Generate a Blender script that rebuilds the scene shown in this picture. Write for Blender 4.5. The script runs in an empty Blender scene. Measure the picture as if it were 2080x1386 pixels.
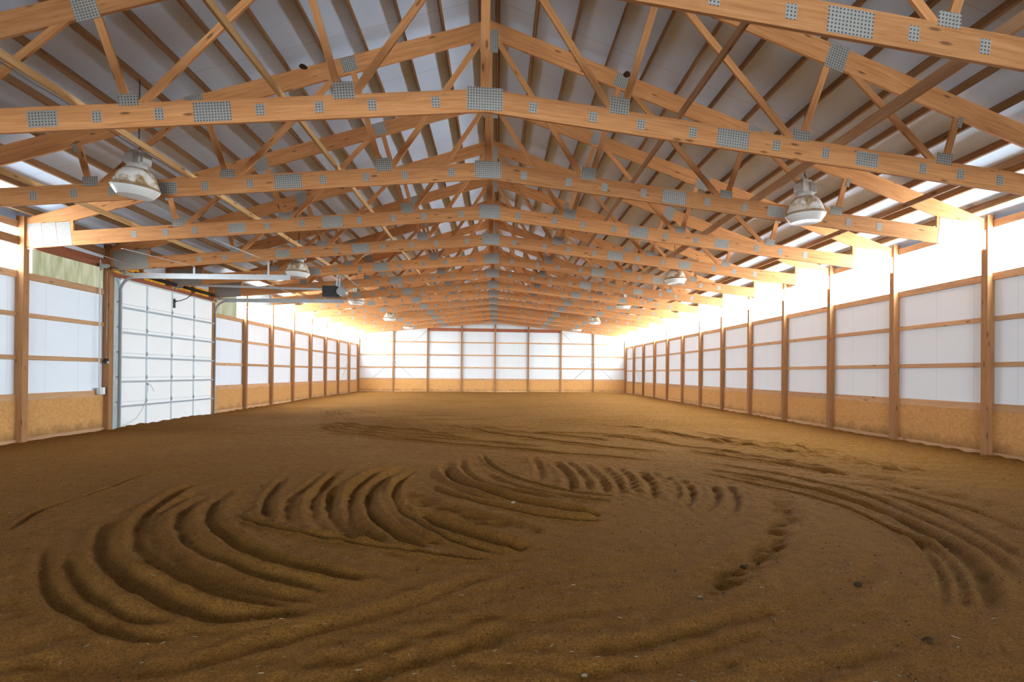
import bpy, bmesh, math, random
import numpy as np
from mathutils import Matrix, Vector
random.seed(7)
C = bpy.context.scene.collection
sc = bpy.context.scene
PI = math.pi
# ------------------------------------------------------------------ site dimensions (metres)
WI = 9.0            # inner face of the wall posts, either side of X = 0
WG = 9.11           # inner face of girts
WS = 9.15           # inner face of the wall sheeting
Y0 = 9.4845         # first numbered frame
B = 2.4384          # bay spacing
YF = Y0 + 12 * B - 0.10   # far wall post faces
X0 = -0.06          # ridge line
def yk(k): return Y0 + k * B
def ztop(x): return 7.31 - abs(x - X0) / 3.0        # upper edge of top chords
def zbot(x): return 4.92 - 0.1 * abs(x - X0)        # upper edge of bottom chords
TC, BC = 0.30, 0.285
PUR = 0.14
# ------------------------------------------------------------------ node helpers
def new_mat(name):
    m = bpy.data.materials.new(name); m.use_nodes = True
    nt = m.node_tree; nt.nodes.clear()
    out = nt.nodes.new('ShaderNodeOutputMaterial')
    b = nt.nodes.new('ShaderNodeBsdfPrincipled')
    nt.links.new(b.outputs[0], out.inputs[0])
    return m, nt, b
def N(nt, t, **kw):
    n = nt.nodes.new(t)
    for k, v in kw.items(): setattr(n, k, v)
    return n
def mixrgb(nt, f, a, b, mode='MIX'):
    n = nt.nodes.new('ShaderNodeMix'); n.data_type = 'RGBA'; n.blend_type = mode
    for sock, v in ((0, f), (6, a), (7, b)):
        if isinstance(v, bpy.types.NodeSocket): nt.links.new(v, n.inputs[sock])
        elif sock == 0: n.inputs[0].default_value = v
        else: n.inputs[sock].default_value = (*v, 1)
    return n.outputs[2]
def math_n(nt, op, a, b=0.0, clamp=False):
    n = nt.nodes.new('ShaderNodeMath'); n.operation = op; n.use_clamp = clamp
    for i, v in enumerate((a, b)):
        if isinstance(v, bpy.types.NodeSocket): nt.links.new(v, n.inputs[i])
        else: n.inputs[i].default_value = v
    return n.outputs[0]
def ramp(nt, src, lo, hi):
    n = nt.nodes.new('ShaderNodeMapRange'); n.inputs[1].default_value = lo; n.inputs[2].default_value = hi
    nt.links.new(src, n.inputs[0]); return n.outputs[0]
def coords(nt, kind='Object', scale=(1, 1, 1), rnd=False):
    tc = nt.nodes.new('ShaderNodeTexCoord'); v = tc.outputs[kind]
    if rnd:
        oi = nt.nodes.new('ShaderNodeObjectInfo')
        s = nt.nodes.new('ShaderNodeVectorMath'); s.operation = 'MULTIPLY_ADD'
        cmb = nt.nodes.new('ShaderNodeCombineXYZ')
        for i in range(3): nt.links.new(oi.outputs['Random'], cmb.inputs[i])
        nt.links.new(cmb.outputs[0], s.inputs[0]); s.inputs[1].default_value = (37, 53, 71); nt.links.new(v, s.inputs[2]); v = s.outputs[0]
    mp = nt.nodes.new('ShaderNodeMapping'); mp.inputs['Scale'].default_value = scale
    nt.links.new(v, mp.inputs[0]); return mp.outputs[0]
def noise(nt, vec, scale, detail=3, rough=.55, dist=0.0):
    n = nt.nodes.new('ShaderNodeTexNoise'); n.inputs['Scale'].default_value = scale
    n.inputs['Detail'].default_value = detail; n.inputs['Roughness'].default_value = rough
    n.inputs['Distortion'].default_value = dist
    nt.links.new(vec, n.inputs['Vector']); return n.outputs['Fac']
def bump(nt, b, h, strength=.3, dist=.01):
    n = nt.nodes.new('ShaderNodeBump'); n.inputs['Strength'].default_value = strength; n.inputs['Distance'].default_value = dist
    nt.links.new(h, n.inputs['Height']); nt.links.new(n.outputs[0], b.inputs['Normal'])
def setp(b, **kw):
    for k, v in kw.items(): b.inputs[k.replace('_', ' ')].default_value = v
# ------------------------------------------------------------------ materials
def wood(name, light, dark, knots=True):
    m, nt, b = new_mat(name)
    v = coords(nt, 'Object', (1, 1, 1), True)
    mp = N(nt, 'ShaderNodeMapping'); mp.inputs['Scale'].default_value = (0.9, 14, 14); nt.links.new(v, mp.inputs[0])
    g1 = noise(nt, mp.outputs[0], 1.6, 4, .6, 1.2)
    mp2 = N(nt, 'ShaderNodeMapping'); mp2.inputs['Scale'].default_value = (1.2, 60, 60); nt.links.new(v, mp2.inputs[0])
    g2 = noise(nt, mp2.outputs[0], 1.0, 2, .5, .4)
    f = math_n(nt, 'ADD', math_n(nt, 'MULTIPLY', ramp(nt, g1, .35, .7), .65), math_n(nt, 'MULTIPLY', ramp(nt, g2, .35, .75), .35))
    oi = N(nt, 'ShaderNodeObjectInfo')
    col = mixrgb(nt, f, light, dark)
    hs = N(nt, 'ShaderNodeHueSaturation')
    nt.links.new(ramp_out(nt, oi.outputs['Random'], .82, 1.15), hs.inputs['Value']); nt.links.new(col, hs.inputs['Color'])
    col = hs.outputs[0]
    if knots:
        mk = N(nt, 'ShaderNodeMapping'); mk.inputs['Scale'].default_value = (2.2, 8, 8); nt.links.new(v, mk.inputs[0])
        vo = N(nt, 'ShaderNodeTexVoronoi'); vo.inputs['Scale'].default_value = 1.0; nt.links.new(mk.outputs[0], vo.inputs['Vector'])
        k = ramp(nt, vo.outputs['Distance'], .17, .08)
        col = mixrgb(nt, math_n(nt, 'MULTIPLY', k, .75), col, (.10, .045, .02))
    nt.links.new(col, b.inputs['Base Color']); setp(b, Roughness=.75)
    b.inputs['Specular IOR Level'].default_value = .2
    bump(nt, b, g2, .15, .004)
    return m
def ramp_out(nt, src, a, c):
    n = nt.nodes.new('ShaderNodeMapRange'); n.inputs[3].default_value = a; n.inputs[4].default_value = c
    nt.links.new(src, n.inputs[0]); return n.outputs[0]
M = {}
M['truss'] = wood('truss_pine', (.62, .29, .115), (.40, .155, .05))
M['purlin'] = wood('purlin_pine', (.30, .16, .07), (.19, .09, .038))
M['girt'] = wood('girt_pine', (.56, .33, .18), (.40, .21, .10))
M['post'] = wood('post_lumber', (.36, .175, .075), (.24, .11, .045))
M['brace'] = wood('lit_brace_pine', (.78, .49, .23), (.58, .33, .13))  # pale tone with the light on the door side braces put into the colour
M['red'] = wood('header_lumber', (.36, .12, .06), (.24, .08, .04))
def simple(name, col, rough=.5, metal=0.0, nz=0.0, nscale=6, spec=.5):
    m, nt, b = new_mat(name)
    if nz:
        n = noise(nt, coords(nt, 'Object', (1, 1, 1), True), nscale, 4)
        c2 = tuple(x * (1 - nz) for x in col)
        nt.links.new(mixrgb(nt, n, col, c2), b.inputs['Base Color'])
    else: b.inputs['Base Color'].default_value = (*col, 1)
    setp(b, Roughness=rough, Metallic=metal); b.inputs['Specular IOR Level'].default_value = spec
    return m
M['galv'] = simple('galvanised_steel', (.62, .65, .67), .42, .55, .25, 9)
M['galv_dull'] = simple('dull_galvanised_steel', (.42, .45, .46), .55, .4, .35, 5)
M['steel_dark'] = simple('dark_oily_steel', (.045, .035, .03), .5, .5, .4, 20)
M['hinge'] = simple('hinge_steel', (.32, .34, .36), .45, .5, .3, 12)
M['black'] = simple('black_plastic', (.015, .015, .016), .45)
M['motor'] = simple('motor_aluminium', (.45, .46, .45), .4, .5, .4, 14)
M['cable'] = simple('grey_cable', (.34, .34, .33), .6)
M['rope'] = simple('pull_rope', (.30, .30, .30), .8)
M['pvc'] = simple('grey_conduit', (.50, .52, .53), .5)
M['rust'] = simple('rusty_rod', (.16, .08, .045), .7, .3, .4, 18)
M['door'] = simple('door_skin', (.87, .87, .87), .55, 0, .05, 3, .3)
M['stile'] = simple('door_stile', (.52, .58, .63), .5, .2, .08, 5)
M['lens'] = simple('lamp_lens', (.78, .78, .76), .3, 0, .08, 16)
M['clod'] = simple('dark_clod', (.055, .030, .014), 1, 0, .4, 30, .1)
M['crumb'] = simple('dark_soil_crumb', (.10, .05, .02), 1, 0, .4, 30, .1)
M['strut'] = simple('door_strut_steel', (.36, .40, .44), .45, .4, .2, 9)
M['pebble'] = simple('pale_pebble', (.34, .25, .15), .9, 0, .3, 30, .2)
M['nest'] = simple('dried_mud', (.06, .035, .02), 1, 0, .5, 40, .1)
M['strap'] = simple('steel_strap', (.28, .27, .25), .5, .4)
def plate_mat(name, pitch, rad):
    m, nt, b = new_mat(name)
    v = coords(nt, 'Object')
    sp = N(nt, 'ShaderNodeSeparateXYZ'); nt.links.new(v, sp.inputs[0])
    def cell(s):
        q = math_n(nt, 'DIVIDE', s, pitch); q = math_n(nt, 'ADD', q, 100.5)
        q = math_n(nt, 'FRACT', q); return math_n(nt, 'SUBTRACT', q, .5)
    dx, dz = cell(sp.outputs[0]), cell(sp.outputs[2])
    d = math_n(nt, 'SQRT', math_n(nt, 'ADD', math_n(nt, 'MULTIPLY', dx, dx), math_n(nt, 'MULTIPLY', dz, dz)))
    hole = ramp(nt, d, rad + .07, rad - .05)
    n = noise(nt, coords(nt, 'Object', (1, 1, 1), True), 22, 3)
    col = mixrgb(nt, n, (.40, .38, .34), (.28, .27, .25))
    col = mixrgb(nt, hole, col, (.06, .045, .035))
    nt.links.new(col, b.inputs['Base Color']); setp(b, Roughness=.5)
    mt = math_n(nt, 'MULTIPLY', math_n(nt, 'SUBTRACT', 1.0, hole), .12); nt.links.new(mt, b.inputs['Metallic'])
    return m
M['plate'] = plate_mat('nail_plate_steel', .034, .24)
M['heelplate'] = plate_mat('heel_plate_steel', .021, .25)
# soil
def soil():
    m, nt, b = new_mat('arena_soil')
    v = coords(nt, 'Object')
    n1 = noise(nt, v, .35, 4, .6); n2 = noise(nt, v, 9, 5, .7); n3 = noise(nt, v, 75, 4, .75)
    col = mixrgb(nt, ramp(nt, n1, .35, .65), (.28, .122, .025), (.235, .099, .019))
    col = mixrgb(nt, math_n(nt, 'MULTIPLY', ramp(nt, n2, .42, .70), .45), col, (.125, .055, .011))
    col = mixrgb(nt, math_n(nt, 'MULTIPLY', ramp(nt, n3, .52, .68), .65), col, (.40, .20, .06))
    col = mixrgb(nt, math_n(nt, 'MULTIPLY', ramp(nt, n3, .47, .34), .8), col, (.085, .034, .009))
    nt.links.new(col, b.inputs['Base Color']); setp(b, Roughness=1.0); b.inputs['Specular IOR Level'].default_value = .05
    h = math_n(nt, 'ADD', math_n(nt, 'MULTIPLY', n2, .7), math_n(nt, 'MULTIPLY', n3, .4))
    bump(nt, b, h, 1.0, .06)
    return m
M['soil'] = soil()
# white wall liner with ribs / seams
def liner(name, axis, col, seam):
    m, nt, b = new_mat(name)
    v = coords(nt, 'Object')
    sp = N(nt, 'ShaderNodeSeparateXYZ'); nt.links.new(v, sp.inputs[0])
    q = math_n(nt, 'FRACT', math_n(nt, 'DIVIDE', math_n(nt, 'ADD', sp.outputs[axis], 50.0), seam))
    d = math_n(nt, 'ABSOLUTE', math_n(nt, 'SUBTRACT', q, .5))
    ln = ramp(nt, d, .008, .004)
    n = noise(nt, v, 1.3, 4, .6); n2 = noise(nt, v, 14, 3)
    c = mixrgb(nt, n, col, tuple(x * .93 for x in col))
    c = mixrgb(nt, math_n(nt, 'MULTIPLY', ramp(nt, n2, .74, .80), .5), c, tuple(x * .7 for x in col))
    c = mixrgb(nt, math_n(nt, 'MULTIPLY', ln, .35), c, (.35, .36, .38))
    nt.links.new(c, b.inputs['Base Color']); setp(b, Roughness=.5); b.inputs['Specular IOR Level'].default_value = .3
    return m
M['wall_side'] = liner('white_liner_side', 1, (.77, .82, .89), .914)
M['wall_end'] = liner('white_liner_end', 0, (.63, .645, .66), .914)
M['roof'] = liner('roof_insulation', 1, (.63, .76, .95), 1.62)
# OSB
def osb():
    m, nt, b = new_mat('kick_osb')
    v = coords(nt, 'Object', (1, 1, 1), True)
    vo = N(nt, 'ShaderNodeTexVoronoi'); vo.inputs['Scale'].default_value = 22; nt.links.new(v, vo.inputs['Vector'])
    n = noise(nt, v, 30, 4, .7, 2.0); n2 = noise(nt, v, 3, 4)
    col = mixrgb(nt, vo.outputs['Color'], (.62, .33, .12), (.49, .235, .075))
    col = mixrgb(nt, math_n(nt, 'MULTIPLY', ramp(nt, n, .5, .72), .6), col, (.30, .15, .06))
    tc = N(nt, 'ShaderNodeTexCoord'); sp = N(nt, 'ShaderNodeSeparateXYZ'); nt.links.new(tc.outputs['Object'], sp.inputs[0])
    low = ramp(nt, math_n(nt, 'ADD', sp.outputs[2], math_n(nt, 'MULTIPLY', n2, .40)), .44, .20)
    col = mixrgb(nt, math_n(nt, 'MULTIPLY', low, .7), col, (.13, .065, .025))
    nt.links.new(col, b.inputs['Base Color']); setp(b, Roughness=.8); b.inputs['Specular IOR Level'].default_value = .15
    return m
M['osb'] = osb()
# translucent eave panels: daylight coming through glass-fibre sheet
def eave(name, col, strength, dirt):
    m = bpy.data.materials.new(name); m.use_nodes = True
    nt = m.node_tree; nt.nodes.clear()
    out = nt.nodes.new('ShaderNodeOutputMaterial'); e = nt.nodes.new('ShaderNodeEmission')
    e.inputs['Strength'].default_value = strength
    if dirt:
        v = coords(nt, 'Object', (1, 1, 1)); mp = N(nt, 'ShaderNodeMapping'); mp.inputs['Scale'].default_value = (1, 5, .8); nt.links.new(v, mp.inputs[0])
        n = noise(nt, mp.outputs[0], 1.6, 4, .65)
        nt.links.new(mixrgb(nt, ramp(nt, n, .38, .68), col, dirt), e.inputs['Color'])
    else: e.inputs['Color'].default_value = (*col, 1)
    nt.links.new(e.outputs[0], out.inputs[0]); return m
EAVE_L = 56.0
M['eave'] = eave('daylit_eave_sheet', (.80, .93, 1.0), EAVE_L, None)
M['eave_soft'] = eave('shaded_eave_sheet', (.80, .93, 1.0), EAVE_L * .45, None)
M['rear_fill'] = eave('rear_fill_glow', (.80, .93, 1.0), 34.0, None)  # glow of the added fill sheet behind the camera, no known opening there
M['eave_dirty'] = eave('algae_stained_eave_sheet', (.62, .62, .45), .9, (.36, .38, .20))
M['eave_yellow'] = eave('yellowed_eave_sheet', (.62, .30, .03), .9, (.42, .17, .02))
def dome():
    m, nt, b = new_mat('rust_stained_reflector')
    v = coords(nt, 'Object', (1, 1, 1), True)
    n = noise(nt, v, 5, 5, .65, .8); n2 = noise(nt, v, 2.2, 3)
    col = mixrgb(nt, ramp(nt, n, .45, .58), (.72, .69, .64), (.30, .17, .06))
    col = mixrgb(nt, ramp(nt, n2, .5, .75), col, (.60, .50, .36))
    tc = N(nt, 'ShaderNodeTexCoord'); sp = N(nt, 'ShaderNodeSeparateXYZ'); nt.links.new(tc.outputs['Object'], sp.inputs[0])
    zn = math_n(nt, 'ADD', sp.outputs[2], math_n(nt, 'MULTIPLY', math_n(nt, 'SUBTRACT', n2, .5), .10))
    rim = ramp(nt, zn, .055, .035); cap = ramp(nt, zn, .215, .25)
    col = mixrgb(nt, math_n(nt, 'MULTIPLY', math_n(nt, 'MAXIMUM', rim, cap), .8), col, (.26, .15, .055))
    nt.links.new(col, b.inputs['Base Color']); setp(b, Roughness=.45); return m
M['dome'] = dome()
M['housing'] = simple('lamp_housing', (.66, .64, .60), .5, 0, .45, 9)
# ------------------------------------------------------------------ object helpers
def tag(o, label=None, cat=None, group=None, kind=None):
    if label: o['label'] = label
    if cat: o['category'] = cat
    if group: o['group'] = group
    if kind: o['kind'] = kind
    return o
def link(name, me, m, parent=None, mw=None):
    o = bpy.data.objects.new(name, me)
    if m is not None and not me.materials: me.materials.append(m)
    C.objects.link(o)
    if parent is not None: o.parent = parent
    if mw is not None: o.matrix_local = mw
    return o
def empty(name, loc):
    o = bpy.data.objects.new(name, None); o.empty_display_size = .3; C.objects.link(o); o.location = loc; return o
_cache = {}
def board_mesh(L, w, h, ch=.003):
    """A sawn board: length on X (centred), width on Y, height on Z, long edges eased."""
    key = (round(L, 4), round(w, 4), round(h, 4), ch)
    bm = bmesh.new(); a, c = w / 2, h / 2; ch = min(ch, a * .4, c * .4)
    prof = [(-a + ch, -c), (a - ch, -c), (a, -c + ch), (a, c - ch), (a - ch, c), (-a + ch, c), (-a, c - ch), (-a, -c + ch)]
    r = [[bm.verts.new((x, y, z)) for y, z in prof] for x in (-L / 2, L / 2)]
    for i in range(8):
        j = (i + 1) % 8; bm.faces.new((r[0][i], r[1][i], r[1][j], r[0][j]))
    bm.faces.new(r[0][::1]); bm.faces.new(r[1][::-1])
    bmesh.ops.recalc_face_normals(bm, faces=bm.faces)
    me = bpy.data.meshes.new('board'); bm.to_mesh(me); bm.free(); return me
def board(name, p0, p1, w, h, m, parent=None, up=(0, 0, 1)):
    """Board from p0 to p1; h measured along 'up'."""
    p0, p1 = Vector(p0), Vector(p1); d = p1 - p0; L = d.length; x = d.normalized()
    z = Vector(up); z = (z - x * z.dot(x)).normalized(); y = z.cross(x)
    mw = Matrix((x, y, z)).transposed().to_4x4(); mw.translation = (p0 + p1) / 2
    return link(name, board_mesh(L, w, h), m, parent, mw)
def poly_mesh(pts, y0, y1, ang=0.0, origin=(0, 0)):
    """Prism with an XZ outline, extruded on Y; vertices stored in a frame turned by ang so that X runs along the grain."""
    bm = bmesh.new(); ca, sa = math.cos(ang), math.sin(ang)
    def tr(p):
        x, z = p[0] - origin[0], p[1] - origin[1]; return (ca * x + sa * z, -sa * x + ca * z)
    q = [tr(p) for p in pts]
    f = [bm.verts.new((x, y0, z)) for x, z in q]; g = [bm.verts.new((x, y1, z)) for x, z in q]
    bm.faces.new(f); bm.faces.new(g[::-1]); n = len(q)
    for i in range(n):
        j = (i + 1) % n; bm.faces.new((f[j], f[i], g[i], g[j]))
    bmesh.ops.recalc_face_normals(bm, faces=bm.faces)
    me = bpy.data.meshes.new('piece'); bm.to_mesh(me); bm.free(); return me
def rot_y_mat(ang, origin):
    m = Matrix.Rotation(-ang, 4, 'Y'); m.translation = (origin[0], 0, origin[1]); return m
def add_box(bm, c, s, mat=None):
    r = bmesh.ops.create_cube(bm, size=1.0)['verts']
    mm = Matrix.Translation(c) @ (mat if mat else Matrix()) @ Matrix.Diagonal((*s, 1))
    bmesh.ops.transform(bm, matrix=mm, verts=r); return r
def add_cyl(bm, p0, p1, r0, r1=None, seg=16):
    r1 = r0 if r1 is None else r1
    p0, p1 = Vector(p0), Vector(p1); d = p1 - p0
    q = d.to_track_quat('Z', 'Y').to_matrix().to_4x4()
    v = bmesh.ops.create_cone(bm, cap_ends=True, segments=seg, radius1=r0, radius2=r1, depth=d.length)['verts']
    bmesh.ops.transform(bm, matrix=Matrix.Translation((p0 + p1) / 2) @ q, verts=v); return v
def add_lathe(bm, prof, seg=40, center=(0, 0, 0)):
    rings = []
    for r, z in prof:
        rings.append([bm.verts.new((center[0] + r * math.cos(2 * PI * i / seg), center[1] + r * math.sin(2 * PI * i / seg), center[2] + z)) for i in range(seg)])
    for a, b_ in zip(rings, rings[1:]):
        for i in range(seg):
            j = (i + 1) % seg; bm.faces.new((a[i], a[j], b_[j], b_[i]))
    return rings
def tube_pts(bm, pts, r, seg=8):
    pts = [Vector(p) for p in pts]; prev = None
    n = Vector((0, 0, 1))
    for i, p in enumerate(pts):
        t = (pts[min(i + 1, len(pts) - 1)] - pts[max(i - 1, 0)]).normalized()
        a = n.cross(t)
        if a.length < 1e-3: a = Vector((1, 0, 0)).cross(t)
        a.normalize(); b_ = t.cross(a)
        ring = [bm.verts.new(p + r * (math.cos(2 * PI * k / seg) * a + math.sin(2 * PI * k / seg) * b_)) for k in range(seg)]
        if prev:
            for k in range(seg):
                j = (k + 1) % seg; bm.faces.new((prev[k], prev[j], ring[j], ring[k]))
        else: bm.faces.new(ring[::-1])
        prev = ring
    bm.faces.new(prev)
def fin(name, bm, m, parent=None, smooth=False, loc=None):
    bmesh.ops.recalc_face_normals(bm, faces=bm.faces)
    me = bpy.data.meshes.new(name); bm.to_mesh(me); bm.free()
    if smooth:
        for p in me.polygons: p.use_smooth = True
        me.set_sharp_from_angle(angle=math.radians(35))
    o = link(name, me, m, parent)
    if loc is not None: o.location = loc
    return o
def box_obj(name, c, s, m, parent=None, bev=.004):
    bm = bmesh.new(); add_box(bm, (0, 0, 0), s)
    if bev: bmesh.ops.bevel(bm, geom=list(bm.edges), offset=min(bev, min(s) * .3), segments=2, affect='EDGES')
    return fin(name, bm, m, parent, loc=c)
ORD = ['zeroth', 'first', 'second', 'third', 'fourth', 'fifth', 'sixth', 'seventh', 'eighth', 'ninth', 'tenth', 'eleventh', 'twelfth', 'thirteenth', 'fourteenth', 'fifteenth', 'sixteenth']
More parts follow.
